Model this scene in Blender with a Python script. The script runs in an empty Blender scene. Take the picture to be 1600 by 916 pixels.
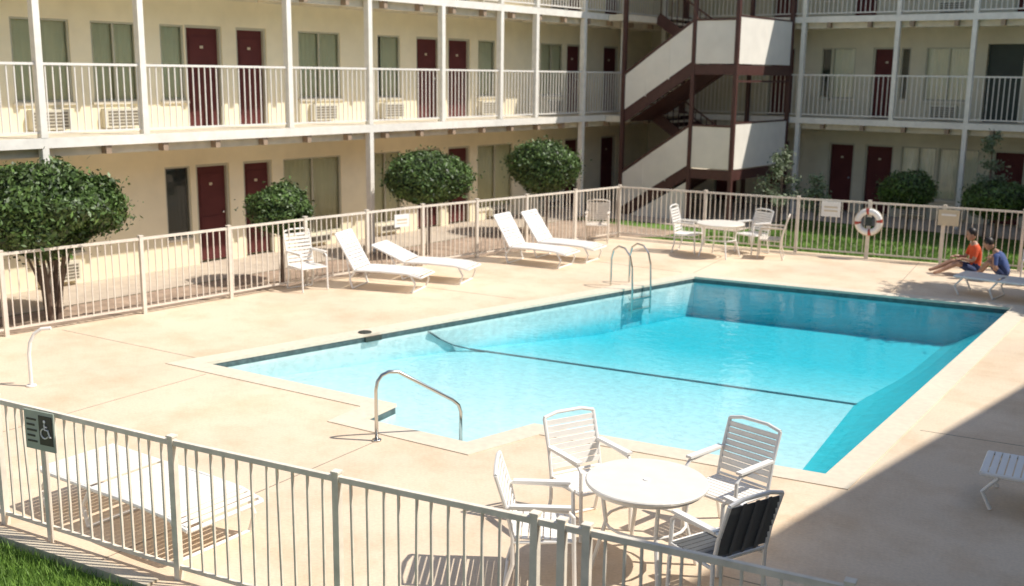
import bpy, bmesh, math, random
import numpy as np
from mathutils import Matrix, Vector
random.seed(7); rng=np.random.default_rng(7)
scene=bpy.context.scene
R=math.radians

# ------------------------------------------------------------ materials
def mat(name,col,rough=0.6,var=0.12,scale=6.0,bump=0.0,bscale=60.0,metal=0.0,spec=0.5,var2=0.0,scale2=0.5,island=0.0,coord='Object'):
    m=bpy.data.materials.new(name); m.use_nodes=True
    nt=m.node_tree; N=nt.nodes; L=nt.links
    b=N['Principled BSDF']; b.inputs['Roughness'].default_value=rough; b.inputs['Metallic'].default_value=metal
    b.inputs['Specular IOR Level'].default_value=spec
    tc=N.new('ShaderNodeTexCoord')
    rgb=N.new('ShaderNodeRGB'); rgb.outputs[0].default_value=(*col,1); src=rgb.outputs[0]
    def mul(src,fac,amt):
        mr=N.new('ShaderNodeMapRange'); mr.inputs[1].default_value=0.25; mr.inputs[2].default_value=0.75
        mr.inputs[3].default_value=1-amt; mr.inputs[4].default_value=1+amt
        L.new(fac,mr.inputs[0])
        v=N.new('ShaderNodeVectorMath'); v.operation='SCALE'
        L.new(src,v.inputs[0]); L.new(mr.outputs[0],v.inputs['Scale']); return v.outputs[0]
    if var>0:
        n=N.new('ShaderNodeTexNoise'); n.inputs['Scale'].default_value=scale; n.inputs['Detail'].default_value=6
        L.new(tc.outputs[coord],n.inputs['Vector']); src=mul(src,n.outputs[0],var)
    if var2>0:
        n=N.new('ShaderNodeTexNoise'); n.inputs['Scale'].default_value=scale2; n.inputs['Detail'].default_value=4
        L.new(tc.outputs[coord],n.inputs['Vector']); src=mul(src,n.outputs[0],var2)
    if island>0:
        g=N.new('ShaderNodeNewGeometry')
        mr=N.new('ShaderNodeMapRange'); mr.inputs[1].default_value=0; mr.inputs[2].default_value=1
        mr.inputs[3].default_value=1-island; mr.inputs[4].default_value=1+island
        L.new(g.outputs['Random Per Island'],mr.inputs[0])
        v=N.new('ShaderNodeVectorMath'); v.operation='SCALE'
        L.new(src,v.inputs[0]); L.new(mr.outputs[0],v.inputs['Scale']); src=v.outputs[0]
    L.new(src,b.inputs['Base Color'])
    if bump>0:
        n=N.new('ShaderNodeTexNoise'); n.inputs['Scale'].default_value=bscale; n.inputs['Detail'].default_value=5
        L.new(tc.outputs[coord],n.inputs['Vector'])
        bp=N.new('ShaderNodeBump'); bp.inputs['Strength'].default_value=bump; bp.inputs['Distance'].default_value=0.02
        L.new(n.outputs[0],bp.inputs['Height']); L.new(bp.outputs[0],b.inputs['Normal'])
    return m

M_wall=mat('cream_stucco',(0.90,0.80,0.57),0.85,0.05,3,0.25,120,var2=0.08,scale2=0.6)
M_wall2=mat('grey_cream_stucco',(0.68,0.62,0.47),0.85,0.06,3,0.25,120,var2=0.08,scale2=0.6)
M_wall3=mat('low_bounce_stucco',(0.26,0.22,0.17),0.85,0.06,3,0.25,120,var2=0.08,scale2=0.6)  # dark colour picked to cut bounce light; this facade stays out of view
M_slab=mat('painted_concrete',(0.74,0.66,0.52),0.8,0.12,5,0.2,60,var2=0.1,scale2=0.8)
M_beam=mat('beam_paint',(0.36,0.26,0.18),0.8,0.15,5)
M_white=mat('white_paint',(0.86,0.81,0.72),0.5,0.08,8,var2=0.08,scale2=1.3)
M_rail=mat('rail_paint',(0.80,0.75,0.68),0.5,0.06,8)
M_fence=mat('fence_paint',(0.74,0.66,0.56),0.55,0.10,9)
M_fence2=mat('fence_paint_weathered',(0.80,0.72,0.60),0.75,0.15,9,spec=0.3)
M_door=mat('maroon_door',(0.11,0.030,0.028),0.7,0.15,3,spec=0.2)
M_frame=mat('aluminium_frame',(0.50,0.47,0.36),0.5,0.05,5)
M_dark=mat('dark_interior',(0.035,0.045,0.035),0.6,0.2,3)
M_roof=mat('roof_gravel',(0.25,0.23,0.2),0.95,0.2,20)
M_ac=mat('ac_casing',(0.68,0.63,0.50),0.5,0.05,4)
M_acg=mat('ac_grille',(0.20,0.17,0.13),0.6,0.05,4)
M_brown=mat('brown_steel',(0.085,0.034,0.028),0.5,0.2,6)
M_panel=mat('stair_panel_stucco',(0.88,0.82,0.72),0.8,0.05,3,0.15,90,var2=0.07)
M_chair=mat('white_vinyl',(0.86,0.83,0.78),0.4,0.04,9)
M_chair_shade=mat('shaded_sling',(0.10,0.105,0.11),0.6,0.1,9)  # straps darkened to carry the shade over the near right chair
M_table=mat('table_top_enamel',(0.84,0.78,0.69),0.35,0.05,7,var2=0.05)
M_steel=mat('stainless_steel',(0.62,0.61,0.58),0.22,0.03,9,metal=1.0)
M_tile=mat('waterline_tile',(0.09,0.12,0.12),0.25,0.35,14)
M_line=mat('black_tile',(0.03,0.06,0.09),0.3,0.2,14)
M_coping=mat('pool_coping',(0.74,0.64,0.50),0.8,0.08,12,0.2,90,var2=0.08)
M_bed=mat('planting_bed_soil',(0.40,0.29,0.21),0.95,0.35,4,0.6,30,var2=0.25,scale2=0.7)
M_walk=mat('walkway_concrete',(0.54,0.45,0.35),0.9,0.12,4,0.3,80,var2=0.12)
M_joint=mat('joint_filler',(0.40,0.32,0.24),0.9,0.2,4)
M_kerb=mat('kerb_concrete',(0.58,0.50,0.38),0.9,0.15,6,0.3,60)
M_bark=mat('bark',(0.17,0.12,0.09),0.9,0.3,14,0.6,30)
M_leaf=mat('shrub_leaf',(0.070,0.120,0.026),0.5,0.40,3.5,island=0.65)
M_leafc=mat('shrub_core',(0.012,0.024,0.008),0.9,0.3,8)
M_leafg=mat('pale_leaf',(0.15,0.19,0.10),0.6,0.25,2.5,island=0.4)
M_blade=mat('grass_blade',(0.15,0.26,0.04),0.6,0.25,1.5,island=0.5,var2=.3,scale2=.9)
M_grass=mat('lawn',(0.12,0.22,0.03),0.95,0.35,10,0.8,60,var2=0.3,scale2=0.9)
M_sgn_g=mat('sign_green_grey',(0.36,0.41,0.34),0.5,0.08,9)
M_sgn_k=mat('sign_black',(0.015,0.025,0.022),0.4,0.05,9)
M_sgn_w=mat('sign_white',(0.82,0.80,0.76),0.5,0.05,9)
M_sgn_t=mat('sign_tan',(0.62,0.52,0.36),0.5,0.05,9)
M_red=mat('red_band',(0.40,0.07,0.05),0.5,0.05,9)
M_skin=mat('skin',(0.42,0.24,0.16),0.5,0.06,9)
M_hair=mat('hair',(0.018,0.012,0.01),0.5,0.2,30)
M_shirt=mat('red_orange_shirt',(0.72,0.10,0.03),0.8,0.15,9,0.3,30)
M_shorts=mat('dark_blue_shorts',(0.03,0.05,0.13),0.8,0.15,9)
M_blue=mat('blue_shirt',(0.06,0.10,0.26),0.8,0.15,9,0.3,30)
M_eye=mat('eye_dark',(0.01,0.01,0.01),0.3,0,1)

def curtain(name,col):
    m=mat(name,col,0.9,0.05,2)
    nt=m.node_tree; N=nt.nodes; L=nt.links; b=N['Principled BSDF']
    tc=N.new('ShaderNodeTexCoord'); w=N.new('ShaderNodeTexWave'); w.inputs['Scale'].default_value=2.6; w.inputs['Distortion'].default_value=1.5; w.inputs['Detail Scale'].default_value=0.3
    L.new(tc.outputs['Object'],w.inputs['Vector'])
    bp=N.new('ShaderNodeBump'); bp.inputs['Strength'].default_value=.35; bp.inputs['Distance'].default_value=0.03
    L.new(w.outputs[0],bp.inputs['Height']); L.new(bp.outputs[0],b.inputs['Normal'])
    return m
M_curt=curtain('curtain_green_beige',(0.86,0.80,0.52))
M_curt2=curtain('curtain_pale',(0.84,0.79,0.64))
M_glass=bpy.data.materials.new('window_glass'); M_glass.use_nodes=True
nt=M_glass.node_tree; nt.nodes.clear()
o=nt.nodes.new('ShaderNodeOutputMaterial'); mx=nt.nodes.new('ShaderNodeMixShader'); tr=nt.nodes.new('ShaderNodeBsdfTransparent'); gl=nt.nodes.new('ShaderNodeBsdfGlossy'); fr=nt.nodes.new('ShaderNodeFresnel')
tr.inputs[0].default_value=(0.96,0.97,0.93,1); gl.inputs['Roughness'].default_value=0.03; fr.inputs[0].default_value=1.5
nt.links.new(fr.outputs[0],mx.inputs[0]); nt.links.new(tr.outputs[0],mx.inputs[1]); nt.links.new(gl.outputs[0],mx.inputs[2]); nt.links.new(mx.outputs[0],o.inputs[0])
M_water=bpy.data.materials.new('pool_water'); M_water.use_nodes=True
nt=M_water.node_tree; nt.nodes.clear()
o=nt.nodes.new('ShaderNodeOutputMaterial'); mx=nt.nodes.new('ShaderNodeMixShader'); tr=nt.nodes.new('ShaderNodeBsdfTransparent'); gl=nt.nodes.new('ShaderNodeBsdfGlossy'); fr=nt.nodes.new('ShaderNodeFresnel')
tr.inputs[0].default_value=(0.91,0.985,0.99,1); gl.inputs['Roughness'].default_value=0.02; fr.inputs[0].default_value=1.40
tc=nt.nodes.new('ShaderNodeTexCoord'); n1=nt.nodes.new('ShaderNodeTexNoise'); n1.inputs['Scale'].default_value=5.0; n1.inputs['Detail'].default_value=4; n1.inputs['Distortion'].default_value=0.6
bp=nt.nodes.new('ShaderNodeBump'); bp.inputs['Strength'].default_value=0.20; bp.inputs['Distance'].default_value=0.03
nt.links.new(tc.outputs['Object'],n1.inputs['Vector']); nt.links.new(n1.outputs[0],bp.inputs['Height'])
nt.links.new(bp.outputs[0],gl.inputs['Normal']); nt.links.new(bp.outputs[0],fr.inputs['Normal'])
nt.links.new(fr.outputs[0],mx.inputs[0]); nt.links.new(tr.outputs[0],mx.inputs[1]); nt.links.new(gl.outputs[0],mx.inputs[2]); nt.links.new(mx.outputs[0],o.inputs[0])
M_pool=mat('pool_plaster_depth_tint',(0.5,0.8,0.85),0.8,0,1)
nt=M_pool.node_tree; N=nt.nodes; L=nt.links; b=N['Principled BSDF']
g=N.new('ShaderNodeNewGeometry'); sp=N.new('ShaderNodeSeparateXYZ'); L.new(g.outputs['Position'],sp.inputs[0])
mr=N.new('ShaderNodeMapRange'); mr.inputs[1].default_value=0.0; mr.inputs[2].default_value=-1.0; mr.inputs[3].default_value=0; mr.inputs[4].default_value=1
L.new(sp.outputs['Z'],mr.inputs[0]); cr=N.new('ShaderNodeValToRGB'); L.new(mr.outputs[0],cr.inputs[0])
e=cr.color_ramp.elements; e[0].position=0.1; e[0].color=(0.70,0.76,0.75,1); e[1].position=0.88; e[1].color=(0.005,0.48,0.60,1)  # light absorbed by water with depth is painted into the plaster
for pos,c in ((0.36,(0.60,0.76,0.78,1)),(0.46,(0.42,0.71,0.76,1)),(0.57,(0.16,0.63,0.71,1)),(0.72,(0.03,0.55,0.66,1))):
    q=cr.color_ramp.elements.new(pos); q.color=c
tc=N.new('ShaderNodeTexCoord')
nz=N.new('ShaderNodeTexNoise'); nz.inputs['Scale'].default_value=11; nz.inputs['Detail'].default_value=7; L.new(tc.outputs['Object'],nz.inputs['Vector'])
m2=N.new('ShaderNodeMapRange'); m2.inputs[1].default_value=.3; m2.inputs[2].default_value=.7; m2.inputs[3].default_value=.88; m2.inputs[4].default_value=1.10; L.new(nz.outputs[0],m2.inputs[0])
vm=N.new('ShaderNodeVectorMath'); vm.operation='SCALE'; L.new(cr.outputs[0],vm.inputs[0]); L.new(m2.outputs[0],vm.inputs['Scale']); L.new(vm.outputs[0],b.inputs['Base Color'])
M_pool_shade=mat('pool_plaster_shaded',(0.02,0.55,0.64),0.8,0.10,6)  # plaster copy with the shade of right and far walls in its colour
M_deck=mat('pool_deck_concrete',(0.76,0.61,0.445),0.85,0.08,35,0.25,150,var2=0.12,scale2=0.45)
nt=M_deck.node_tree; N=nt.nodes; L=nt.links; b=N['Principled BSDF']; src=b.inputs['Base Color'].links[0].from_socket
nz=N.new('ShaderNodeTexNoise'); nz.inputs['Scale'].default_value=1.1; nz.inputs['Detail'].default_value=9; nz.inputs['Roughness'].default_value=.7; tc=N.new('ShaderNodeTexCoord'); L.new(tc.outputs['Object'],nz.inputs['Vector'])
cr=N.new('ShaderNodeValToRGB'); cr.color_ramp.elements[0].position=.34; cr.color_ramp.elements[0].color=(.88,.82,.75,1); cr.color_ramp.elements[1].position=.55; cr.color_ramp.elements[1].color=(1,1,1,1); L.new(nz.outputs[0],cr.inputs[0])
vm=N.new('ShaderNodeVectorMath'); vm.operation='MULTIPLY'; L.new(src,vm.inputs[0]); L.new(cr.outputs[0],vm.inputs[1]); L.new(vm.outputs[0],b.inputs['Base Color'])

# ------------------------------------------------------------ builder
class B:
    def __init__(s): s.v=[]; s.f=[]; s.mi=[]; s.mats=[]
    def m(s,mt):
        if mt not in s.mats: s.mats.append(mt)
        return s.mats.index(mt)
    def face(s,pts,mt):
        i=len(s.v); s.v+= [tuple(p) for p in pts]; s.f.append(tuple(range(i,i+len(pts)))); s.mi.append(s.m(mt))
    def box(s,x0,x1,y0,y1,z0,z1,mt,M=None):
        i=len(s.v); P=[(x0,y0,z0),(x1,y0,z0),(x1,y1,z0),(x0,y1,z0),(x0,y0,z1),(x1,y0,z1),(x1,y1,z1),(x0,y1,z1)]
        if M is not None: P=[tuple(M@Vector(p)) for p in P]
        s.v+=P; k=s.m(mt)
        for q in ((0,3,2,1),(4,5,6,7),(0,1,5,4),(1,2,6,5),(2,3,7,6),(3,0,4,7)): s.f.append(tuple(i+a for a in q)); s.mi.append(k)
    def bar(s,p,q,w,h,mt):
        p=Vector(p); q=Vector(q); d=q-p; Lg=d.length
        rot=d.to_track_quat('X','Z').to_matrix().to_4x4()
        s.box(0,Lg,-w/2,w/2,-h/2,h/2,mt,Matrix.Translation(p)@rot)
    def tube(s,pts,r,mt,n=8,cap=True):
        pts=[Vector(p) for p in pts]; rs=r if isinstance(r,(list,tuple)) else [r]*len(pts)
        k=s.m(mt); base=len(s.v); up=None
        for j,p in enumerate(pts):
            t=(pts[min(j+1,len(pts)-1)]-pts[max(j-1,0)]).normalized()
            if up is None:
                up=Vector((0,0,1)) if abs(t.z)<0.9 else Vector((1,0,0))
            a=t.cross(up).normalized(); bb=a.cross(t).normalized(); up=bb
            for i in range(n):
                an=2*math.pi*i/n; s.v.append(tuple(p+a*(rs[j]*math.cos(an))+bb*(rs[j]*math.sin(an))))
        for j in range(len(pts)-1):
            for i in range(n):
                a=base+j*n+i; b2=base+j*n+(i+1)%n; s.f.append((a,b2,b2+n,a+n)); s.mi.append(k)
        if cap:
            s.f.append(tuple(base+i for i in range(n))[::-1]); s.mi.append(k)
            e=base+(len(pts)-1)*n; s.f.append(tuple(e+i for i in range(n))); s.mi.append(k)
    def ell(s,c,r,mt,nu=12,nv=8,M=None):
        k=s.m(mt); base=len(s.v)
        for j in range(nv+1):
            ph=math.pi*j/nv
            for i in range(nu):
                th=2*math.pi*i/nu; p=Vector((c[0]+r[0]*math.sin(ph)*math.cos(th),c[1]+r[1]*math.sin(ph)*math.sin(th),c[2]+r[2]*math.cos(ph)))
                if M is not None: p=M@p
                s.v.append(tuple(p))
        for j in range(nv):
            for i in range(nu):
                a=base+j*nu+i; b2=base+j*nu+(i+1)%nu; s.f.append((a,a+nu,b2+nu,b2)); s.mi.append(k)
    def disc(s,c,r,h,mt,n=40,bev=0.01):
        k=s.m(mt); base=len(s.v); prof=[(r-bev,-h/2),(r,-h/2+bev),(r,h/2-bev),(r-bev,h/2)]
        for (rr,z) in prof:
            for i in range(n):
                an=2*math.pi*i/n; s.v.append((c[0]+rr*math.cos(an),c[1]+rr*math.sin(an),c[2]+z))
        for j in range(3):
            for i in range(n):
                a=base+j*n+i; b2=base+j*n+(i+1)%n; s.f.append((a,b2,b2+n,a+n)); s.mi.append(k)
        s.f.append(tuple(base+i for i in range(n))[::-1]); s.mi.append(k)
        s.f.append(tuple(base+3*n+i for i in range(n))); s.mi.append(k)
    def make(s,name,loc=(0,0,0),rot=0,parent=None,smooth=False):
        me=bpy.data.meshes.new(name); me.from_pydata(s.v,[],s.f)
        for mt in s.mats: me.materials.append(mt)
        me.polygons.foreach_set('material_index',s.mi)
        if smooth: me.polygons.foreach_set('use_smooth',[True]*len(me.polygons))
        me.update()
        ob=bpy.data.objects.new(name,me); scene.collection.objects.link(ob)
        ob.location=loc; ob.rotation_euler=(0,0,rot)
        if parent: ob.parent=parent
        return ob
def empty(name,loc=(0,0,0),rot=0):
    e=bpy.data.objects.new(name,None); scene.collection.objects.link(e); e.location=loc; e.rotation_euler=(0,0,rot); e.empty_display_size=0.3; return e

# ------------------------------------------------------------ ground, deck, pool
POOL=[(-11.33,8.21),(-8.2,8.53),(-8.1,7.92),(-6.74,8.05),(-6.56,8.98),(-3.5,9.56),(-3.99,18.94),(-9.38,17.92)]
def offset(poly,d):
    out=[]; n=len(poly)
    for i in range(n):
        p0=Vector(poly[i-1]); p1=Vector(poly[i]); p2=Vector(poly[(i+1)%n])
        e1=(p1-p0).normalized(); e2=(p2-p1).normalized()
        n1=Vector((e1.y,-e1.x)); n2=Vector((e2.y,-e2.x))
        b=(n1+n2).normalized(); out.append(tuple(p1+b*(d/max(0.3,b.dot(n1)))))
    return out
def sheet(name,outer,hole,z,mt,skirt=0.0):
    bm=bmesh.new(); E=[]
    for loop in ([outer]+([hole] if hole else [])):
        vs=[bm.verts.new((p[0],p[1],z)) for p in loop]
        for i in range(len(vs)): E.append(bm.edges.new((vs[i],vs[(i+1)%len(vs)])))
    bmesh.ops.triangle_fill(bm,edges=E,use_beauty=True)
    for f in bm.faces:
        f.normal_update()
        if f.normal.z<0: f.normal_flip()
    if skirt>0:
        n=len(outer)
        for i in range(n):
            a=outer[i]; b=outer[(i+1)%n]
            bm.faces.new([bm.verts.new((a[0],a[1],z)),bm.verts.new((b[0],b[1],z)),bm.verts.new((b[0],b[1],z-skirt)),bm.verts.new((a[0],a[1],z-skirt))])
    me=bpy.data.meshes.new(name); bm.to_mesh(me); bm.free(); me.materials.append(mt)
    ob=bpy.data.objects.new(name,me); scene.collection.objects.link(ob); return ob
DECK=[(-14.75,3.25),(-8.4,3.90),(-6.5,4.18),(-3.6,4.6),(-1.7,5.0),(1.0,5.0),(1.6,23.7),(-4.75,23.0),(-9.1,22.17),(-13.3,21.45),(-13.75,18.2),(-14.2,15.4),(-14.45,12.6),(-14.6,9.4),(-14.75,7.3)]
HOLE=offset(POOL,0.29)
big=[(-300,-300),(300,-300),(300,300),(-300,300)]
sheet('lawn_ground',big,offset(POOL,0.6),-0.05,M_grass)
sheet('pool_deck',DECK,HOLE,0.0,M_deck,skirt=0.06)
b=B()
for (p,q) in [((-14.4,8.0),(-11.65,8.3)),((-10.9,7.9),(-10.6,3.75)),((-14.2,13.6),(-10.75,14.1)),((-7.5,7.55),(-7.2,4.1)),((-3.2,11.5),(0.8,12.2)),((-3.3,7.0),(0.8,7.6)),((-9.6,18.3),(-10.2,21.9)),((-6.0,19.0),(-6.6,22.5)),((-13.9,18),(-9.8,18.2))]:
    b.bar((p[0],p[1],0.0),(q[0],q[1],0.0),0.014,0.005,M_joint)
b.make('deck_expansion_joint')
b=B(); inn=POOL; out=offset(POOL,0.30); n=len(inn)
for i in range(n):
    a,c=inn[i],inn[(i+1)%n]; A,C=out[i],out[(i+1)%n]; z=0.010
    b.face([(a[0],a[1],z),(A[0],A[1],z),(C[0],C[1],z),(c[0],c[1],z)],M_coping)
    b.face([(A[0],A[1],z),(A[0],A[1],-.06),(C[0],C[1],-.06),(C[0],C[1],z)],M_coping)
    b.face([(a[0],a[1],z),(c[0],c[1],z),(c[0],c[1],-.03),(a[0],a[1],-.03)],M_coping)
b.make('pool_coping')
pool=empty('swimming_pool')
WL=-.07
b=B()
W=offset(POOL,0.01)
for i in range(n):
    a,c=W[i],W[(i+1)%n]; wm=M_pool_shade if i in (5,6) else M_pool
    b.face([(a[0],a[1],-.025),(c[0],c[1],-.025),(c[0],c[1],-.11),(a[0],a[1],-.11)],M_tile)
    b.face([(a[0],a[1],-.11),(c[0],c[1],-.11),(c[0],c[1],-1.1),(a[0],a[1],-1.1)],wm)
b.make('basin_walls',parent=pool)
def vz(x,y):
    v=y-0.19*x
    P=[(9,-.30),(10.2,-.32),(14.5,-.52),(17.2,-.74),(30,-.76)]
    for (a,za),(c,zc) in zip(P,P[1:]):
        if v<=c: return za+(zc-za)*(v-a)/(c-a)
    return -.76
bm=bmesh.new(); vs=[bm.verts.new((p[0],p[1],0)) for p in offset(POOL,0.05)]; bm.faces.new(vs)
for vv in (10.2,12.3,14.5,15.8,17.2):
    bmesh.ops.bisect_plane(bm,geom=bm.verts[:]+bm.edges[:]+bm.faces[:],plane_co=(0,vv,0),plane_no=Vector((-.19,1,0)).normalized())
bmesh.ops.triangulate(bm,faces=bm.faces[:])
for v in bm.verts: v.co.z=vz(v.co.x,v.co.y)
for f in bm.faces:
    f.normal_update()
    if f.normal.z<0: f.normal_flip()
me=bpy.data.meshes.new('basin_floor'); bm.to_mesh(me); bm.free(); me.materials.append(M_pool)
ob=bpy.data.objects.new('basin_floor',me); scene.collection.objects.link(ob); ob.parent=pool
b=B(); F_=Vector(POOL[5]); G_=Vector(POOL[6]); ns=16; rows=[]
for i in range(ns+1):
    t=i/ns; p=F_.lerp(G_,t); wd=.36+.60*min(1,max(0,(t+.05)/.5))
    q=p+Vector((-1,-.05))*wd; pts=[]
    for k in range(5):
        s=k/4; r_=p.lerp(q,s); zf=vz(r_.x,r_.y); pts.append((r_.x,r_.y,-.12*(1-s)**1.3+(zf+.003)*(1-(1-s)**1.3)))
    rows.append(pts)
for i in range(ns):
    for k in range(4): b.face([rows[i][k],rows[i+1][k],rows[i+1][k+1],rows[i][k+1]],M_pool_shade)
b.make('basin_shade_slope',parent=pool,smooth=True)  # slope added to form the dark strip along the right edge
b=B(); pts=[(-10.60,11.75,-.12),(-10.58,11.95,-.26),(-10.50,12.2,-.40),(-10.35,12.42,-.48)]
pts+= [(-10.1+ (5.5)*t, 12.58+5.5*t*0.19, vz(-10.1+5.5*t,12.58+5.5*t*0.19)+.004) for t in [0,.5,1]]
for p,q in zip(pts,pts[1:]): b.bar(p,q,0.07,0.012,M_line)
b.make('depth_line_tile',parent=pool)
b=B()
def prism(b,poly,z0,z1,mt):
    b.face([(p[0],p[1],z1) for p in poly],mt)
    for i in range(len(poly)):
        a,c=poly[i],poly[(i+1)%len(poly)]; b.face([(a[0],a[1],z0),(c[0],c[1],z0),(c[0],c[1],z1),(a[0],a[1],z1)],mt)
prism(b,[(-8.12,7.93),(-6.75,8.06),(-6.70,8.34),(-8.15,8.20)],-.5,-.16,M_pool)
prism(b,[(-8.15,8.205),(-6.70,8.345),(-6.64,8.64),(-8.19,8.50)],-.5,-.24,M_pool)
b.make('entry_steps',parent=pool)
b=B(); b.face([(p[0],p[1],WL) for p in W],M_water); b.make('water_surface',parent=pool)
b=B(); b.box(-.14,.14,-.02,.02,-.10,-.03,M_dark); b.make('skimmer_opening',loc=(-10.79,10.75,0),rot=R(79),parent=pool)
b=B(); b.disc((0,0,0),0.10,0.012,M_sgn_k,24,0.003); b.make('skimmer_lid',loc=(-10.93,10.72,0.016),parent=pool)
sheet('planting_bed',[(-16.0,-6),(-14.8,-6),(-14.78,7.3),(-14.64,9.4),(-14.48,12.6),(-14.23,15.4),(-13.78,18.2),(-13.33,21.5),(-12.6,22.2),(-12.6,23.4),(-16.0,23.4)],None,-0.042,M_bed)
sheet('bounce_paving',[(-17.7,-6),(-16.0,-6),(-16.0,24.2),(-11.6,24.2),(-11.6,27.6),(3,27.6),(3,30.1),(-17.7,30.1)],None,-0.032,M_walk)
# paving added on the camera side to cut green bounce from the grass
sheet('bounce_paving',[(-14.6,-12),(5,-12),(4,4.7),(-3.4,4.4),(-5.2,2.3),(-14.6,1.9)],None,-0.038,M_walk)
b=B(); K=[(-15,3.26),(-8.43,3.96),(-6.55,4.24)]
for p,q in zip(K,K[1:]): b.bar((p[0],p[1]-.05,-0.03),(q[0],q[1]-.05,-0.03),0.12,0.10,M_kerb)
b.make('concrete_kerb')

# ------------------------------------------------------------ building wings
FL=[0.0,2.65,5.35]; ROOF=8.05
def wing(name,loc,rot,s0,s1,ops,posts,wallm,seed=1,beams=True,sl0=None,rz=0):
    E=empty(name,loc,rot); rr=random.Random(seed); sl0=s0 if sl0 is None else sl0
    w=B(); d=B(); wi=B(); r=B(); ac=B(); gls=B()
    w.box(s0,s1,0.2,7.5,-.05,ROOF-.01,wallm)
    for fi,z in enumerate(FL):
        top=(FL[fi+1]-.27) if fi<2 else ROOF-.2
        cur=s0
        for (a,c,t) in sorted(ops[fi]):
            if a>cur: w.box(cur,a,0,.199,z-.05 if fi==0 else z,top,wallm)
            if t=='D':
                h=z+1.93; w.box(a,c,0,.199,h,top,wallm)
                d.box(a+.05,c-.05,.10,.16,z+.01,h-.05,M_door)
                for (u,v2) in ((.12,.48),(.56,.92)):
                    hh=h-z; d.box(a+.15,c-.15,.09,.10,z+hh*u,z+hh*v2-.05,M_door)
                d.box(a,a+.05,.03,.17,z,h,M_frame); d.box(c-.05,c,.03,.17,z,h,M_frame); d.box(a+.05,c-.05,.03,.17,h-.05,h,M_frame)
                d.ell((c-.14,.06,z+.95),(.03,.03,.03),M_steel,8,6)
                d.box((a+c)/2-.035,(a+c)/2+.035,.082,.09,z+1.5,z+1.55,M_sgn_t)
            elif t=='K':
                w.box(a,c,0,.199,z+2.0,top,wallm); wi.box(a,c,.17,.19,z,z+2.0,M_dark)
            else:
                zb=z+(.52 if t!='G' else .25); h=z+1.92
                w.box(a,c,0,.199,z-.05 if fi==0 else z,zb,wallm); w.box(a,c,0,.199,h,top,wallm)
                cm=M_curt if t in 'WG' else (M_curt2 if t=='P' else M_dark)
                op=rr.random()
                if t=='W' and op<.35:
                    wi.box(a,a+(c-a)*.25,.15,.165,zb,h,M_dark); wi.box(a+(c-a)*.25,c,.10,.12,zb,h,cm)
                else: wi.box(a,c,.10,.12,zb,h,cm)
                f=.035
                wi.box(a,a+f,.02,.09,zb,h,M_frame); wi.box(c-f,c,.02,.09,zb,h,M_frame)
                wi.box(a+f,c-f,.02,.09,h-f,h,M_frame); wi.box(a+f,c-f,.02,.09,zb,zb+f,M_frame)
                if c-a>.8: wi.box((a+c)/2-.02,(a+c)/2+.02,.025,.085,zb+f,h-f,M_frame)
                wi.box(a-.04,c+.04,-.04,.02,zb-.05,zb-.002,M_slab)
                gls.face([(a+f,.05,zb+f),(c-f,.05,zb+f),(c-f,.05,h-f),(a+f,.05,h-f)],M_glass)
                if c-a>.7 and t in 'WPG':
                    m0=(a+c)/2; zz=z+.06; hh=.34 if t!='G' else .16
                    ac.box(m0-.34,m0+.34,-.16,.02,zz,zz+hh,M_ac)
                    for k in range(5):
                        ac.box(m0-.30,m0+.30,-.168,-.161,zz+.04+k*(hh-.06)/5,zz+.04+k*(hh-.06)/5+.03,M_acg)
            cur=c
        if cur<s1: w.box(cur,s1,0,.199,z-.05 if fi==0 else z,top,wallm)
    w.make('walls',parent=E); d.make('doors',parent=E); wi.make('windows',parent=E); gls.make('window_glass',parent=E); ac.make('air_conditioners',parent=E)
    sl=B()
    for z in FL[1:]:
        sl.box(sl0,s1,-1.40,.0,z-.12,z,M_slab)
        sl.box(sl0,s1,-1.43,-1.403,z-.15,z+.01,M_white)
        sl.box(sl0,s1,-.02,.2,z-.27,z-.001,M_slab)
        sl.box(sl0,s1,-1.25,-1.12,z-.30,z-.121,M_slab)
        if beams:
            s=sl0+.4
            while s<s1:
                sl.box(s,s+.10,-1.40,-1.251,z-.29,z-.121,M_beam); sl.box(s,s+.10,-1.119,-.021,z-.27,z-.121,M_slab); s+=1.1
        for k in range(int((s1-sl0)/6.6)):
            sl.disc((sl0+3+6.6*k,-.6,z-.15),.11,.06,M_sgn_w,20,.02)
    sl.make('balcony_slabs',parent=E)
    rf=B(); rf.box(s0-.1,s1+.1,-1.6,7.7,ROOF-.19+rz,ROOF+.06+rz,M_white); rf.box(s0,s1,-1.5,7.6,ROOF+.062+rz,ROOF+.1+rz,M_roof); rf.make('roof',parent=E)
    for z in FL[1:]:
        y=-1.36; zt=z+1.18
        r.box(sl0,s1,y-.025,y+.025,zt-.04,zt,M_rail); r.box(sl0,s1,y-.015,y+.015,z+.08,z+.11,M_rail)
        s=sl0+.05
        while s<s1: r.box(s-.009,s+.009,y-.009,y+.009,z+.11,zt-.04,M_rail); s+=.125
    for (p,full) in posts:
        for fi,z in enumerate(FL):
            if fi==0 and not full: continue
            top=(FL[fi+1]-.152) if fi<2 else ROOF-.19
            r.box(p-.055,p+.055,-1.435,-1.30,z-.05 if fi==0 else z+.011,top,M_white)
    r.make('railings_and_posts',parent=E)
    return E
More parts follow.
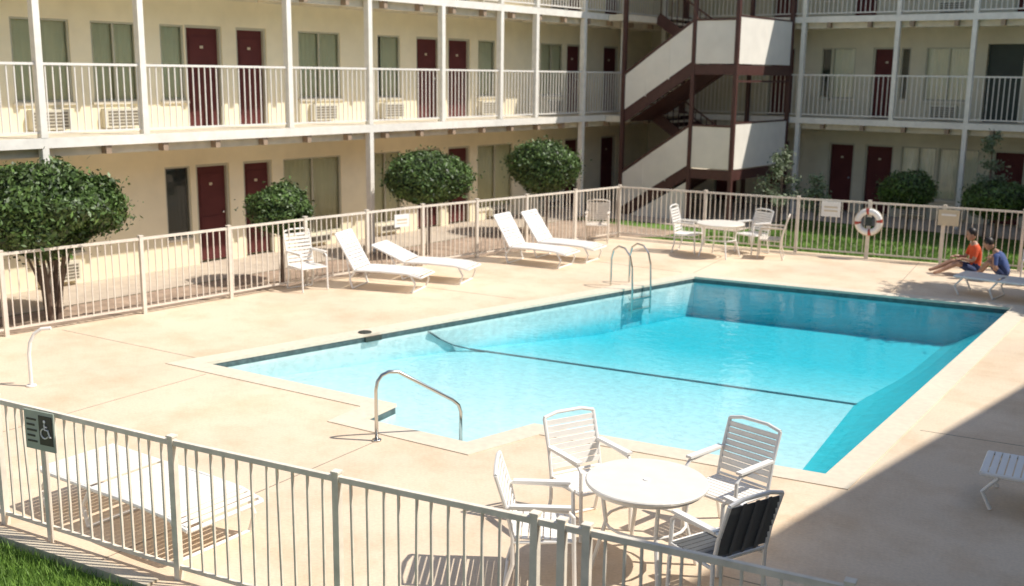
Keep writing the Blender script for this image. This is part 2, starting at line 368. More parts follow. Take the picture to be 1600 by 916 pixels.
LU=[(-.7,.2,'D'),(.6,1.4,'D'),(2.2,3.3,'W'),(4.1,5.0,'W'),(6.05,6.9,'D'),(7.25,7.95,'D'),(8.3,8.85,'W'),(9.25,10.3,'W'),(10.7,11.6,'W'),(12.1,12.62,'W'),(12.65,13.5,'D'),(13.84,14.6,'D'),(15.45,16.65,'W'),(17.8,18.55,'W'),(19.1,19.95,'D'),(20.25,21.1,'D'),(21.4,22.1,'W'),(24.1,25.15,'W'),(25.35,26.1,'D'),(27.25,28.1,'D')]
LG=[(-.7,.2,'D'),(2.2,3.3,'W'),(4.1,5.0,'W'),(6.05,6.9,'D'),(7.25,7.95,'D'),(9.25,10.3,'P'),(12.05,12.62,'N'),(12.75,13.55,'D'),(13.9,14.65,'D'),(14.95,16.6,'G'),(17.5,18.55,'G'),(19.1,19.95,'D'),(20.25,21.1,'D'),(21.4,22.9,'G'),(24.1,25.15,'G'),(25.35,26.1,'D'),(27.25,28.1,'D')]
wing('motel_building',(-17.6,0,0),R(90),-8,30.05,[LG,LU,LU],[(-5,1),(-1.5,0),(2,1),(5.6,0),(8.93,1),(10.76,0),(13.98,0),(16.15,1),(18.45,0),(20.57,0),(22.0,0),(24.13,1),(26.16,0),(28.4,0)],M_wall,3)
RU=[(-13.6,-12.8,'D'),(-12.0,-11.7,'N'),(-11.68,-11.02,'P'),(-10.53,-9.8,'D'),(-9.76,-9.5,'N'),(-9.1,-7.9,'P'),(-7.55,-6.65,'K'),(-5.8,-4.6,'W'),(-4.2,-3.4,'D'),(-3.0,-2.2,'D'),(-1.5,-.3,'W')]
R3=[(-13.6,-12.8,'D'),(-12.0,-11.7,'N'),(-11.2,-10.5,'D'),(-10.2,-9.5,'P'),(-9.1,-7.9,'P'),(-7.0,-6.3,'D'),(-5.8,-4.6,'W'),(-4.2,-3.4,'D'),(-3.0,-2.2,'D'),(-1.5,-.3,'W')]
RG=[(-15.2,-14.4,'D'),(-13.6,-12.8,'D'),(-11.6,-10.85,'D'),(-10.55,-9.75,'D'),(-9.55,-8.6,'P'),(-8.55,-7.5,'P'),(-7.15,-6.35,'D'),(-5.8,-4.6,'W'),(-4.2,-3.4,'D'),(-3.0,-2.2,'D'),(-1.5,-.3,'W')]
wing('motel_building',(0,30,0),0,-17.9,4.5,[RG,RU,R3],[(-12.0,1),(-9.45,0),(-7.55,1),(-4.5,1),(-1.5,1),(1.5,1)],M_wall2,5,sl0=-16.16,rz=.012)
EO=[(-20+6.6*k+a,-20+6.6*k+c,t) for k in range(6) for a,c,t in ((0,.85,'D'),(1.2,2.0,'D'),(2.9,4.1,'W'),(4.8,5.8,'W'))]
ang=math.atan2(.65,6.6)
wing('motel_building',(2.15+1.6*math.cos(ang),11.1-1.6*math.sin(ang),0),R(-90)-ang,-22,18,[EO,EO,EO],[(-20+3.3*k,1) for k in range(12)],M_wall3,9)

# ------------------------------------------------------------ stair tower
S=empty('exterior_staircase',(0,0,0))
X0,X1,X2=-15.6,-13.5,-12.3; YA,YB=25.2,28.5; YM=26.85
st=B(); pa=B(); br=B()
def flight(za,zb,y0,y1,xa,xb):
    nst=8
    for i in range(nst):
        x=xa+(xb-xa)*i/nst; xn=xa+(xb-xa)*(i+1)/nst; z=za+(zb-za)*(i+1)/nst
        st.box(min(x,xn),max(x,xn),y0+.06,y1-.06,z-.05,z,M_slab)
    for y in (y0+.03,y1-.03):
        st.bar((xa,y,za-.02),(xb,y,zb-.02),.05,.30,M_brown)
    st.bar((xa,y1-.5,za-.15),(xb,y1-.5,zb-.15),y1-y0-.15,.03,M_brown)
flight(0,1.33,YA,YM,X0,X1); flight(1.33,2.65,YM,YB,X1,X0)
flight(2.65,4.0,YA,YM,X0,X1); flight(4.0,5.35,YM,YB,X1,X0)
for z in (1.33,4.0):
    st.box(X1,X2,YA,YB,z-.14,z,M_slab)
    st.box(X1-.02,X2+.04,YA-.04,YA-.002,z-.22,z+.03,M_brown)
    st.box(X2+.002,X2+.04,YA,YB,z-.22,z+.03,M_brown)
for (x,y) in ((X1,YA),(X2,YA),(X2,YB),(X0,YA),(X1,YB),(X0,YB)):
    st.box(x-.05,x+.05,y-.052,y+.048,-.05,ROOF-.5,M_brown)
for z in (1.33,4.0):
    pa.box(X1+.06,X2-.06,YA-.03,YA+.01,z+.06,z+1.13,M_panel)
    pa.box(X2-.02,X2+.02,YA+.06,YB-.06,z+.06,z+1.22,M_panel)
    br.box(X1+.05,X2-.05,YA-.045,YA+.02,z+1.132,z+1.18,M_brown)
    br.box(X2-.03,X2+.03,YA+.05,YB-.05,z+1.222,z+1.26,M_brown)
for za,zb in ((0,1.33),(2.65,4.0)):
    c=X1-.06
    for yy in (YA-.02,YA+.02):
        pa.face([(X0+.06,yy,za+.18),(c,yy,zb+.10),(c,yy,zb+1.13),(X0+.06,yy,za+1.10)],M_panel)
    st.bar((X0,YA,za+1.13),(X1,YA,zb+1.17),.07,.06,M_brown)
    for t in (.33,.66):
        x=X0+(X1-X0)*t; z=za+(zb-za)*t
        st.box(x-.008,x+.008,YA-.03,YA+.03,z+.1,z+1.12,M_panel)
pa.face([(X0+.3,YA+.01,-.04),(X1-.06,YA+.01,-.04),(X1-.06,YA+.01,1.0)],M_panel)
for za,zb in ((1.33,2.65),(4.0,5.35)):
    st.bar((X1,YM+.05,za+1.0),(X0,YM+.05,zb+1.0),.04,.04,M_brown)
    for k in range(12):
        t=(k+.5)/12; x=X1+(X0-X1)*t; z=za+(zb-za)*t; st.box(x-.01,x+.01,YM+.04,YM+.06,z,z+1.0,M_brown)
z=2.65
st.box(X2-.02,X2+.02,YA+.06,YB-.06,z+.95,z+1.0,M_brown)
for z in (2.65,5.35):
    st.box(-16.15,X0,YA,28.56,z-.17,z-.003,M_slab)
st.make('stairs_and_frame',parent=S); pa.make('panels',parent=S); br.make('panel_caps',parent=S)
b=B(); b.box(X0-.5,X2+.4,YA-.3,28.38,ROOF-.50,ROOF-.25,M_white); b.make('stair_roof',parent=S)

# ------------------------------------------------------------ fences
def fence(name,pts,h,mt,post_at=None,sp=.115,pw=.05):
    b=B()
    for p,q in zip(pts,pts[1:]):
        p=Vector((*p,0)); q=Vector((*q,0)); d=q-p; Lg=d.length; u=d/Lg
        b.bar(p+Vector((0,0,h-.02)),q+Vector((0,0,h-.02)),.035,.04,mt)
        b.bar(p+Vector((0,0,.10)),q+Vector((0,0,.10)),.025,.03,mt)
        rot=math.atan2(u.y,u.x)
        k=int(Lg/sp)
        for i in range(1,k):
            c=p+u*(Lg*i/k)
            tl=Matrix.Rotation(random.gauss(0,.006),4,'X')@Matrix.Rotation(random.gauss(0,.006),4,'Y')
            M=Matrix.Translation(c)@Matrix.Rotation(rot,4,'Z')@tl; b.box(-.008,.008,-.008,.008,.1,h-.03,mt,M)
        npst=max(1,round(Lg/1.7)) if post_at is None else 1
        for i in range(npst):
            c=p+u*(Lg*i/npst); M=Matrix.Translation(c)@Matrix.Rotation(rot,4,'Z')
            b.box(-pw/2,pw/2,-pw/2,pw/2,-.05,h+.02,mt,M)
            b.box(-pw/2-.006,pw/2+.006,-pw/2-.006,pw/2+.006,h+.02,h+.035,mt,M)
    return b.make(name)
fence('metal_fence',[(-14.65,3.4),(-14.65,7.3),(-14.45,9.4),(-14.3,12.6),(-14.05,15.4),(-13.6,18.2),(-13.2,21.3)],1.2,M_fence,pw=.06)
fence('metal_fence',[(-13.2,21.3),(-9.1,22.0),(-4.75,22.85),(-1.0,23.6)],1.2,M_fence,pw=.06)
fence('metal_fence',[(-14.65,3.4),(-12.3,3.66),(-10.4,3.86),(-8.43,4.06),(-6.47,4.37),(-5.02,4.64),(-3.58,4.93),(-3.40,4.96),(-3.24,4.99),(-1.75,5.27),(.2,5.6)],1.1,M_fence2,post_at=1,pw=.05)

# ------------------------------------------------------------ furniture
def chaise(loc,rot,back=50,name='chaise_lounge',seat=.33,w=.62,fm=M_chair):
    b=B(); hb=.72
    a=R(back); L1=1.25; hx=.70
    tip=(hx-hb*math.cos(a),seat+hb*math.sin(a))
    for y in (-w/2,w/2):
        b.tube([(hx,y,seat),(hx+.5,y,seat+.012),(hx+L1*.8,y,seat+.0),(hx+L1,y,seat-.05)],.02,fm)
        b.tube([(hx,y,seat),((hx+tip[0])/2,y,(seat+tip[1])/2),(tip[0],y,tip[1])],.02,fm)
        b.tube([(hx+.02,y,seat),(hx-.10,y,seat*.5),(hx-.04,y,.01)],.018,fm)
        b.tube([(hx+L1-.2,y,seat),(hx+L1-.10,y,seat*.5),(hx+L1-.16,y,.01)],.018,fm)
        if back>20: b.tube([(hx-.06,y,.06),(hx-hb*.45*math.cos(a)-.0,y,seat+hb*.45*math.sin(a))],.012,fm)
        else: b.tube([(.12,y,seat-.02),(.0,y,seat*.5),(.08,y,.01)],.018,fm)
    b.tube([(hx-.04,-w/2,.012),(hx-.04,w/2,.012)],.016,fm); b.tube([(hx+L1-.16,-w/2,.012),(hx+L1-.16,w/2,.012)],.016,fm)
    b.tube([(tip[0],-w/2,tip[1]),(tip[0],w/2,tip[1])],.02,fm); b.tube([(hx+L1,-w/2,seat-.05),(hx+L1,w/2,seat-.05)],.02,fm)
    n=19
    for i in range(n):
        x=hx+.03+(L1-.05)*i/n; dz=0 if x<hx+L1*.8 else -(x-hx-L1*.8)*.2
        b.box(x,x+.054,-w/2,w/2,seat+.012+dz,seat+.020+dz,fm)
    n=11
    for i in range(n):
        t=(i+.3)*hb/n; c=Vector((hx-t*math.cos(a),0,seat+t*math.sin(a)))
        M=Matrix.Translation(c)@Matrix.Rotation(a,4,'Y'); b.box(-.052,0,-w/2,w/2,.014,.022,fm,M)
    return b.make(name,(*loc,0),rot)
def chair(loc,rot,name='patio_chair',fm=M_chair,sm=None,hb=.90):
    b=B(); w=.50; s=.42; sm=sm or fm
    for y in (-w/2,w/2):
        b.tube([(-.26,y,.01),(-.20,y,.22),(-.20,y,s),(-.24,y,.62),(-.33,y,hb)],.016,fm)
        b.tube([(.26,y,.01),(.25,y,.3),(.24,y,.60),(.20,y,.64),(0,y,.655),(-.25,y,.66)],.016,fm)
        b.tube([(.25,y,s-.01),(-.20,y,s-.03)],.014,fm)
        b.box(-.22,.22,y-.028,y+.028,.662,.682,fm)
    b.tube([(-.26,-w/2,.012),(-.26,w/2,.012)],.013,fm)
    b.tube([(-.33,-w/2,hb),(-.335,-w/4,hb+.03),(-.335,w/4,hb+.03),(-.33,w/2,hb)],.016,fm)
    b.tube([(.25,-w/2,s-.01),(.25,w/2,s-.01)],.014,fm); b.tube([(-.2,-w/2,s+.02),(-.2,w/2,s+.02)],.012,fm)
    n=8
    for i in range(n):
        x=-.19+.43*i/n; b.box(x,x+.045,-w/2,w/2,s-.002,s+.006,sm)
    for i in range(8):
        t=i/8; z0=s+.06+(hb-s-.08)*t; z1=z0+.045
        xa=-.205-.13*max(0,(z0-s-.05)/(hb-s-.05))
        b.box(xa-.006,xa+.004,-w/2,w/2,z0,z1,sm)
    if sm is not fm:
        for y in (-.12,0,.12): b.bar((-.222,y,s+.05),(-.345,y,hb),.03,.006,sm)
    return b.make(name,(*loc,0),rot)
def table(loc,r=.47,h=.72,name='round_patio_table'):
    b=B(); b.disc((0,0,h-.012),r,.03,M_table,48,.008)
    b.disc((0,0,h-.04),r-.03,.03,M_chair,40,.004)
    for i in range(4):
        a=R(45+90*i); c,s=math.cos(a),math.sin(a)
        b.tube([(c*(r-.12),s*(r-.12),h-.05),(c*(r-.16),s*(r-.16),.4),(c*(r-.05),s*(r-.05),.01)],.017,M_chair)
    b.tube([(math.cos(R(t))*(r-.16),math.sin(R(t))*(r-.16),.38) for t in range(0,361,20)],.012,M_chair,cap=False)
    b.disc((0,0,h+.005),.03,.008,M_chair,16,.002)
    return b.make(name,(*loc,0))
table((-3.85,6.74))
chair((-4.62,7.12),R(-22)); chair((-4.38,6.10),R(35)); chair((-3.62,7.68),R(-100)); chair((-3.16,6.62),R(160),sm=M_chair_shade,fm=M_chair)
chaise((-8.50,4.78),R(3),0,seat=.36,w=.74)
chaise((-2.15,9.95),R(8),0)
chaise((-14.15,12.95),R(20),60); chaise((-14.05,14.15),R(18),22)
chair((-14.0,12.35),R(-10),hb=1.0)
chaise((-13.65,16.95),R(8),58); chaise((-13.6,17.85),R(8),55)
chair((-13.15,20.3),R(-60),fm=M_fence)
table((-10.1,20.35),r=.5)
chair((-10.9,20.4),R(10),hb=.98); chair((-9.8,21.3),R(-110)); chair((-9.2,20.95),R(-160),fm=M_fence)
chaise((-5.05,19.8),R(-4),0); chair((-4.15,21.6),R(200))

b=B()
p0=Vector((-7.5,7.5,0)); p1=Vector((-7.02,8.28,0)); u=(p1-p0)
def P(t,z): q=p0+u*t; return (q.x,q.y,z)
b.tube([P(0,-.02),P(0,.55),P(.02,.64),P(.07,.70),P(.15,.73),P(.26,.72),P(.9,.36),P(.97,.30),P(1.0,.22),P(1.0,-.2)],.019,M_steel,10)
b.disc((p0.x,p0.y,.01),.05,.02,M_steel,20,.004)
b.make('pool_handrail',smooth=True)
b=B()
for yy in (0,.5):
    bx=-.35
    b.tube([(bx,yy,0),(bx,yy,.5),(bx+.05,yy,.66),(bx+.17,yy,.74),(bx+.32,yy,.72),(bx+.44,yy,.6),(bx+.5,yy,.4),(bx+.52,yy,0),(bx+.52,yy,-.5)],.018,M_steel,10)
for z in (-.2,-.4): b.box(.10,.20,0,.5,z,z+.03,M_steel)
b.make('pool_ladder',(-9.8,16.1,0),R(-10))
b=B(); b.tube([(0,0,0),(0,0,.40),(.01,.02,.54),(.04,.06,.64),(.10,.12,.70),(.18,.2,.71)],.022,M_chair,10); b.disc((0,0,.01),.06,.02,M_chair,20,.004); b.make('curved_standpipe',(-12.05,6.25,0))

# ------------------------------------------------------------ signs
b=B(); b.box(-.16,.16,-.012,0,-.16,.16,M_sgn_g)
b.box(.0,.145,-.016,-.0125,-.11,.13,M_sgn_k)
b.ell((.065,-.018,.085),(.014,.004,.014),M_sgn_w,12,6)
b.tube([(.065,-.019,.066),(.067,-.019,.02),(.100,-.019,.018),(.118,-.019,-.035),(.132,-.019,-.032)],.007,M_sgn_w,6)
b.tube([(.066,-.019,.045),(.095,-.019,.043)],.006,M_sgn_w,6)
b.tube([(.062+.040*math.cos(R(t)),-.019,-.012+.040*math.sin(R(t))) for t in range(100,331,23)],.006,M_sgn_w,6)
for k in range(5): b.box(-.135,-.03-.02*(k%2),-.0165,-.0125,.08-k*.045,.095-k*.045,M_sgn_k)
b.box(-.02,.02,.0,.03,-.95,-.05,M_fence)
b.make('accessible_sign',(-7.80,4.09,.95),R(12))
b=B(); b.box(-.17,.17,-.01,.01,-.12,.12,M_sgn_w); b.box(-.12,.12,-.013,-.0105,.0,.03,M_sgn_t); b.box(-.12,.12,-.013,-.0105,-.06,-.04,M_sgn_t); b.make('pool_rules_sign',(-13.95,14.7,.98),R(80))
b=B(); b.box(-.2,.2,-.01,.01,-.16,.16,M_sgn_w); b.box(-.14,.14,-.013,-.0105,.03,.06,M_sgn_t); b.box(-.14,.14,-.013,-.0105,-.05,-.02,M_sgn_t); b.make('pool_rules_sign',(-8.4,22.08,1.0),R(10))
b=B(); b.box(-.2,.2,-.01,.01,-.16,.16,M_sgn_t); b.box(-.14,.14,-.013,-.0105,.04,.08,M_sgn_w); b.make('pool_rules_sign',(-6.1,22.52,.98),R(10))
b=B()
for i in range(24):
    a0,a1=R(i*15),R(i*15+15); mt=M_red if i%6==0 else M_sgn_w
    b.tube([(.22*math.cos(a0+ (a1-a0)*k/3),-.08,.22*math.sin(a0+(a1-a0)*k/3)) for k in range(4)],.065,mt,10,cap=False)
b.tube([(.29*math.cos(R(t)),-.08,.29*math.sin(R(t))) for t in range(0,361,15)],.008,M_sgn_t,6,cap=False)
b.box(-.03,.03,-.03,0,-.85,.42,M_fence); b.box(-.07,.07,-.05,-.031,-.09,.09,M_sgn_k)
b.make('lifebuoy_stand',(-7.6,22.2,.80),R(10))

# ------------------------------------------------------------ foliage
def shrub(name,loc,r,h,nl,trunk=0.5,leaf=.055,lm=M_leaf,stems=1,seed=0,lump=.2):
    g=np.random.default_rng(seed+11); E=empty(name,loc)
    nd=44; D=g.normal(size=(nd,3)); D/=np.linalg.norm(D,axis=1)[:,None]; A=g.uniform(-lump,lump*.8,nd)
    v=g.normal(size=(nl,3)); v/=np.linalg.norm(v,axis=1)[:,None]
    bf=lambda v:0.96+np.sum(A[None,:]*np.exp((v@D.T-1)*30),axis=1)
    rad=bf(v)*(1-np.abs(g.normal(0,.10,nl)))+(g.random(nl)<.16)*g.exponential(.07,nl)
    c=v*rad[:,None]*np.array([r,r,h])+np.array([0,0,trunk+h])
    nrm=v+g.normal(0,.75,(nl,3)); nrm/=np.linalg.norm(nrm,axis=1)[:,None]
    t=np.cross(nrm,g.normal(size=(nl,3))); t/=np.linalg.norm(t,axis=1)[:,None]; bt=np.cross(nrm,t)
    s=leaf*g.uniform(.45,1.3,nl)[:,None]
    V=np.stack([c-t*s*.9,c-bt*s*.40,c+t*s*.9,c+bt*s*.40],axis=1).reshape(-1,3)
    F=np.arange(nl*4).reshape(-1,4)
    me=bpy.data.meshes.new('foliage'); me.from_pydata(V.tolist(),[],F.tolist()); me.materials.append(lm)
    ob=bpy.data.objects.new('foliage',me); scene.collection.objects.link(ob); ob.parent=E
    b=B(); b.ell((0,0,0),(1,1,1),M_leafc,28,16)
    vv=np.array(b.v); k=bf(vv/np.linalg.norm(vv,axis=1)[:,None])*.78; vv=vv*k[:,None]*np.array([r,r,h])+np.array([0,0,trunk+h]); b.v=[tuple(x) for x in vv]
    b.make('inner_dark_core',parent=E)  # solid dark ellipsoid, shade between the leaves put into its colour
    b=B()
    for i in range(stems):
        a=2*math.pi*i/stems+.6; sp=.16*(stems>1)
        b.tube([(sp*.5*math.cos(a),sp*.5*math.sin(a),-.05),(sp*math.cos(a+.3)+.02,sp*math.sin(a),trunk*.5),(sp*1.8*math.cos(a),sp*1.8*math.sin(a),trunk+h*.4)],[.05,.038,.028],M_bark)
        b.tube([(sp*math.cos(a),sp*math.sin(a),trunk*.5),(sp*2.5*math.cos(a+.8),sp*2.5*math.sin(a+.8),trunk+h*.3)],[.025,.018],M_bark,6)
    b.make('stems',parent=E)
    return E
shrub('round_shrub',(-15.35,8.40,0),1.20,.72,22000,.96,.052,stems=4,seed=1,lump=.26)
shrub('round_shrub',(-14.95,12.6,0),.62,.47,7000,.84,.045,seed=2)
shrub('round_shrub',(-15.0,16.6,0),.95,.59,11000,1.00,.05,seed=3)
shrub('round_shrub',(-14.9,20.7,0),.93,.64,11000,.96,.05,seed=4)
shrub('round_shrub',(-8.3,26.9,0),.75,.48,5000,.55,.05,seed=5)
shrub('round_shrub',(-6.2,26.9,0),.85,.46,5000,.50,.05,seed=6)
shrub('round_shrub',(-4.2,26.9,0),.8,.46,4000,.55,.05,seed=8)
def wispy(name,loc,h,r,n,seed):
    g=random.Random(seed); E=empty(name,loc); b=B(); f=B()
    b.tube([(0,0,-.05),(.03,.02,h*.4),(0,.03,h*.8),(0,0,h)],[.04,.03,.018,.006],M_bark)
    for i in range(26):
        z=h*g.uniform(.2,.95); a=g.uniform(0,6.28); L=r*(1.15-z/h)*g.uniform(.6,1.1)
        e=Vector((L*math.cos(a),L*math.sin(a),z+L*.35)); b.tube([(0,0,z),e*.5+Vector((0,0,z*.5+.05)),e],[.012,.008,.003],M_bark,5)
        for k in range(n):
            t=g.uniform(.25,1.1); c=Vector((0,0,z)).lerp(e,t)+Vector((g.gauss(0,.06),g.gauss(0,.06),g.gauss(0,.06)))
            d=Vector((g.gauss(0,1),g.gauss(0,1),g.gauss(0,1))).normalized(); q=d.orthogonal().normalized()
            s=g.uniform(.03,.06); f.face([c-d*s,c-q*s*.4,c+d*s,c+q*s*.4],M_leafg)
    b.make('branches',parent=E); f.make('foliage',parent=E); return E
wispy('ornamental_tree',(-11.1,25.6,0),2.0,.75,55,1)
wispy('ornamental_tree',(-6.55,27.3,0),2.6,.7,50,2)
wispy('ornamental_tree',(-10.3,26.0,0),1.3,.6,45,3)
def tree(name,loc,h,r,nl,seed):
    g=np.random.default_rng(seed); E=empty(name,loc); b=B()
    b.tube([(0,0,-.05),(.05,0,h*.25),(0,.05,h*.5),(.05,0,h*.8)],[.14,.11,.08,.03],M_bark,10)
    cl=[]
    for i in range(14):
        a=g.uniform(0,6.28); z=h*g.uniform(.55,1.0); L=r*g.uniform(.3,.95); e=(L*math.cos(a),L*math.sin(a),z); cl.append(e)
        b.tube([(0,0,h*.4),(e[0]*.5,e[1]*.5,(h*.4+z)/2+.1),e],[.05,.03,.01],M_bark,6)
    b.make('trunk_and_limbs',parent=E)
    C=np.array(cl); k=g.integers(0,len(cl),nl); c=C[k]+g.normal(0,r*.22,(nl,3))
    nrm=g.normal(size=(nl,3)); nrm/=np.linalg.norm(nrm,axis=1)[:,None]; t=np.cross(nrm,g.normal(size=(nl,3))); t/=np.linalg.norm(t,axis=1)[:,None]; bt=np.cross(nrm,t)
    s=.08*g.uniform(.6,1.3,nl)[:,None]; V=np.stack([c-t*s,c-bt*s*.5,c+t*s,c+bt*s*.5],axis=1).reshape(-1,3)
    me=bpy.data.meshes.new('foliage'); me.from_pydata(V.tolist(),[],np.arange(nl*4).reshape(-1,4).tolist()); me.materials.append(M_leaf)
    ob=bpy.data.objects.new('foliage',me); scene.collection.objects.link(ob); ob.parent=E
tree('unseen_shadow_tree',(-2.0,20.9,0),4.2,1.1,9000,4)  # tree out of view, added to cast shade beside the seated figures
def grass(name,poly,n,hmin,hmax,w,seed):
    g=np.random.default_rng(seed); P=np.array(poly); lo=P.min(0); hi=P.max(0); pts=g.uniform(lo,hi,(n*2,2))
    ins=np.zeros(len(pts),bool); j=len(P)-1
    for i in range(len(P)):
        c=((P[i,1]>pts[:,1])!=(P[j,1]>pts[:,1]))&(pts[:,0]<(P[j,0]-P[i,0])*(pts[:,1]-P[i,1])/(P[j,1]-P[i,1]+1e-9)+P[i,0]); ins^=c; j=i
    pts=pts[ins][:n]; n=len(pts); a=g.uniform(0,6.28,n); h=g.uniform(hmin,hmax,n); l=g.normal(0,.35,(n,2))*h[:,None]
    dx=np.stack([np.cos(a),np.sin(a)],1)*w
    z=np.full((n,1),-.05)
    V=np.stack([np.hstack([pts-dx,z]),np.hstack([pts+dx,z]),np.hstack([pts+l,z+h[:,None]])],axis=1).reshape(-1,3)
    me=bpy.data.meshes.new(name); me.from_pydata(V.tolist(),[],np.arange(n*3).reshape(-1,3).tolist()); me.materials.append(M_blade)
    ob=bpy.data.objects.new(name,me); scene.collection.objects.link(ob)
grass('grass',[(-9.8,2.2),(-5.3,2.4),(-4.5,3.3),(-4.6,4.30),(-6.5,4.10),(-8.4,3.84),(-9.8,3.68)],34000,.04,.10,.005,1)
grass('grass',[(-12.4,21.9),(-9.1,22.5),(-4.75,23.3),(-1.5,23.9),(-1.5,27),(-11.4,27),(-11.4,23.9),(-12.5,23.4)],26000,.03,.08,.012,2)

# ------------------------------------------------------------ people
def person(name,loc,rot,J,edges,lab,mats,headc,headdir=0):
    names=list(J); me=bpy.data.meshes.new(name+'_sk'); me.from_pydata([J[k][0] for k in names],[(names.index(a),names.index(b)) for a,b in edges],[])
    ob=bpy.data.objects.new(name+'_sk',me); scene.collection.objects.link(ob)
    md=ob.modifiers.new('s','SKIN'); md.use_smooth_shade=True
    sv=me.skin_vertices[0].data
    for i,k in enumerate(names): sv[i].radius=J[k][1] if isinstance(J[k][1],tuple) else (J[k][1],)*2; sv[i].use_root=(k=='pelvis')
    md2=ob.modifiers.new('u','SUBSURF'); md2.levels=2; md2.render_levels=2
    dg=bpy.context.evaluated_depsgraph_get(); ev=ob.evaluated_get(dg); m2=bpy.data.meshes.new_from_object(ev)
    bpy.data.objects.remove(ob)
    for mt in mats: m2.materials.append(mt)
    segs=[(Vector(J[a][0]),Vector(J[b][0]),lab.get((a,b),0)) for a,b in edges]
    for f in m2.polygons:
        c=f.center; best=9
        for a,b_,l in segs:
            d=b_-a; t=max(0,min(1,(c-a).dot(d)/d.length_squared)); q=(c-(a+d*t)).length
            ll=l[0] if isinstance(l,tuple) and t<l[2] else (l[1] if isinstance(l,tuple) else l)
            if q<best: best=q; f.material_index=ll
        f.use_smooth=True
    E=empty(name,loc,rot); body=bpy.data.objects.new('body',m2); scene.collection.objects.link(body); body.parent=E
    M=Matrix.Translation(headc)@Matrix.Rotation(headdir,4,'Y')
    b=B(); b.ell((0,0,0),(.092,.075,.115),M_skin,20,14,M); b.ell((.03,0,-.06),(.06,.052,.055),M_skin,14,8,M)
    b.ell((.10,0,-.012),(.018,.013,.024),M_skin,8,6,M)
    for y in (-.03,.03): b.ell((.083,y,.018),(.010,.013,.008),M_eye,8,6,M)
    b.ell((.084,0,-.055),(.010,.024,.006),M_red,8,6,M)
    for y in (-.075,.075): b.ell((0,y,-.005),(.018,.010,.028),M_skin,8,6,M)
    b.ell((-.022,0,.03),(.092,.084,.105),M_hair,18,12,M)
    b.make('head',parent=E,smooth=True)
    b=B()
    for side in ('L','R'):
        wv=Vector(J['wrist'+side][0]); hv=Vector(J['hand'+side][0]); d=(hv-wv).normalized(); sd=d.cross(Vector((0,0,1))).normalized()
        for i,(o_,l) in enumerate(((-.03,.065),(-.01,.078),(.01,.072),(.03,.055))):
            p=hv+sd*o_; b.tube([p-d*.01,p+d*l*.5+Vector((0,0,-.006)),p+d*l+Vector((0,0,-.03))],[.009,.0085,.006],M_skin,6)
        sg=-1 if side=='L' else 1
        p=wv+d*.03+sd*.03*sg; b.tube([p,p+d*.03+sd*.025*sg,p+d*.06+sd*.03*sg+Vector((0,0,-.01))],[.011,.010,.007],M_skin,6)
    b.make('fingers',parent=E,smooth=True)
    return E
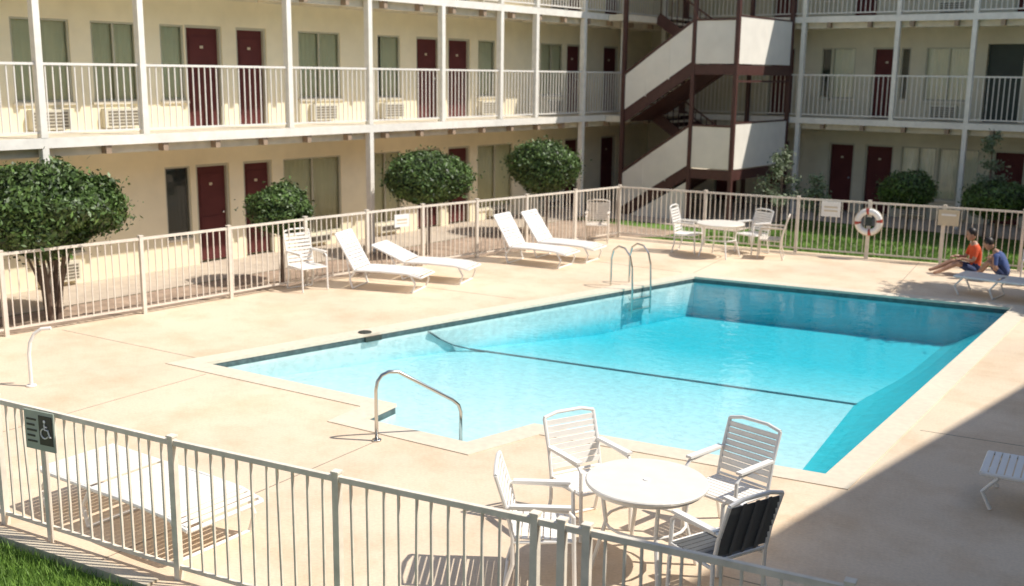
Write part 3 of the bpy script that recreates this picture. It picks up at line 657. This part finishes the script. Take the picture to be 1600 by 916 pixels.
def seated(h,lean,knee=.42,kz=None,foot=.46,fz=.05):
    sx=math.sin(lean); cz=math.cos(lean); kz=h+.10 if kz is None else kz
    def T(l,y=0,f=0): return (sx*l+f*cz,y,h+.10+cz*l-f*sx)
    J={'pelvis':((0,0,h+.10),(.15,.12)),'waist':(T(.18),(.13,.10)),'chest':(T(.36),(.16,.11)),'neckb':(T(.49),(.07,.07)),'neck':(T(.58,0,.02),(.05,.05))}
    for s,y in (('L',1),('R',-1)):
        J['sh'+s]=(T(.46,.17*y),.06); J['el'+s]=(T(.22,.24*y,.12),.042)
        J['wrist'+s]=((knee-.08,.17*y,kz+.09),.028); J['hand'+s]=((knee-.01,.16*y,kz+.085),(.035,.018))
        J['hip'+s]=((.06,.10*y,h+.08),.09); J['knee'+s]=((knee,.15*y,kz),.062); J['ank'+s]=((foot,.15*y,fz+.06),.04); J['toe'+s]=((foot+.16,.16*y,fz+.0),(.04,.028))
    ed=[('pelvis','waist'),('waist','chest'),('chest','neckb'),('neckb','neck')]
    for s in 'LR': ed+=[('chest','sh'+s),('sh'+s,'el'+s),('el'+s,'wrist'+s),('wrist'+s,'hand'+s),('pelvis','hip'+s),('hip'+s,'knee'+s),('knee'+s,'ank'+s),('ank'+s,'toe'+s)]
    lab={('pelvis','waist'):(2,1,.4),('waist','chest'):1,('chest','neckb'):1,('neckb','neck'):0}
    for s in 'LR': lab.update({('chest','sh'+s):1,('sh'+s,'el'+s):(1,0,.7),('pelvis','hip'+s):2,('hip'+s,'knee'+s):(2,0,.8)})
    return J,ed,lab,Vector(T(.70,0,.05))
J,ed,lab,hc=seated(.02,.16,.42,.26,.70); person('seated_person',(-5.28,21.75,0),R(212),J,ed,lab,[M_skin,M_shirt,M_shorts],hc,.25)
J,ed,lab,hc=seated(.02,.55,.36,.38,.52); person('seated_person',(-4.62,21.45,0),R(185),J,ed,lab,[M_skin,M_blue,M_shorts],hc,.6)

# ------------------------------------------------------------ light, camera
el=R(52); sv=Vector((.87,.5,0)).normalized()*math.cos(el)+Vector((0,0,math.sin(el)))
sun=bpy.data.lights.new('sun','SUN'); sun.energy=5.0; sun.angle=R(.6); sun.color=(1,.95,.87)
so=bpy.data.objects.new('sun',sun); scene.collection.objects.link(so); so.rotation_euler=sv.to_track_quat('Z','Y').to_euler()
w=bpy.data.worlds.new('World'); scene.world=w; w.use_nodes=True; nt=w.node_tree
sk=nt.nodes.new('ShaderNodeTexSky'); sk.sky_type='NISHITA'; sk.sun_disc=False; sk.sun_elevation=el; sk.sun_rotation=math.atan2(.87,.5)
nt.links.new(sk.outputs[0],nt.nodes['Background'].inputs[0]); nt.nodes['Background'].inputs[1].default_value=.15
cam=bpy.data.cameras.new('camera'); cam.sensor_width=36; cam.lens=1665/1600*36; cam.clip_end=800; cam.clip_start=.05
cam.dof.use_dof=True; cam.dof.focus_distance=9.0; cam.dof.aperture_fstop=1.6
co=bpy.data.objects.new('camera',cam); scene.collection.objects.link(co)
Mx=(Matrix.Rotation(R(37.5),3,'Z')@Matrix.Rotation(R(90-11.64),3,'X')@Matrix.Rotation(R(.72),3,'Z')).to_4x4(); Mx.translation=(0,0,3.75); co.matrix_world=Mx
scene.camera=co
scene.view_settings.view_transform='Standard'; scene.view_settings.look='None'; scene.view_settings.exposure=0
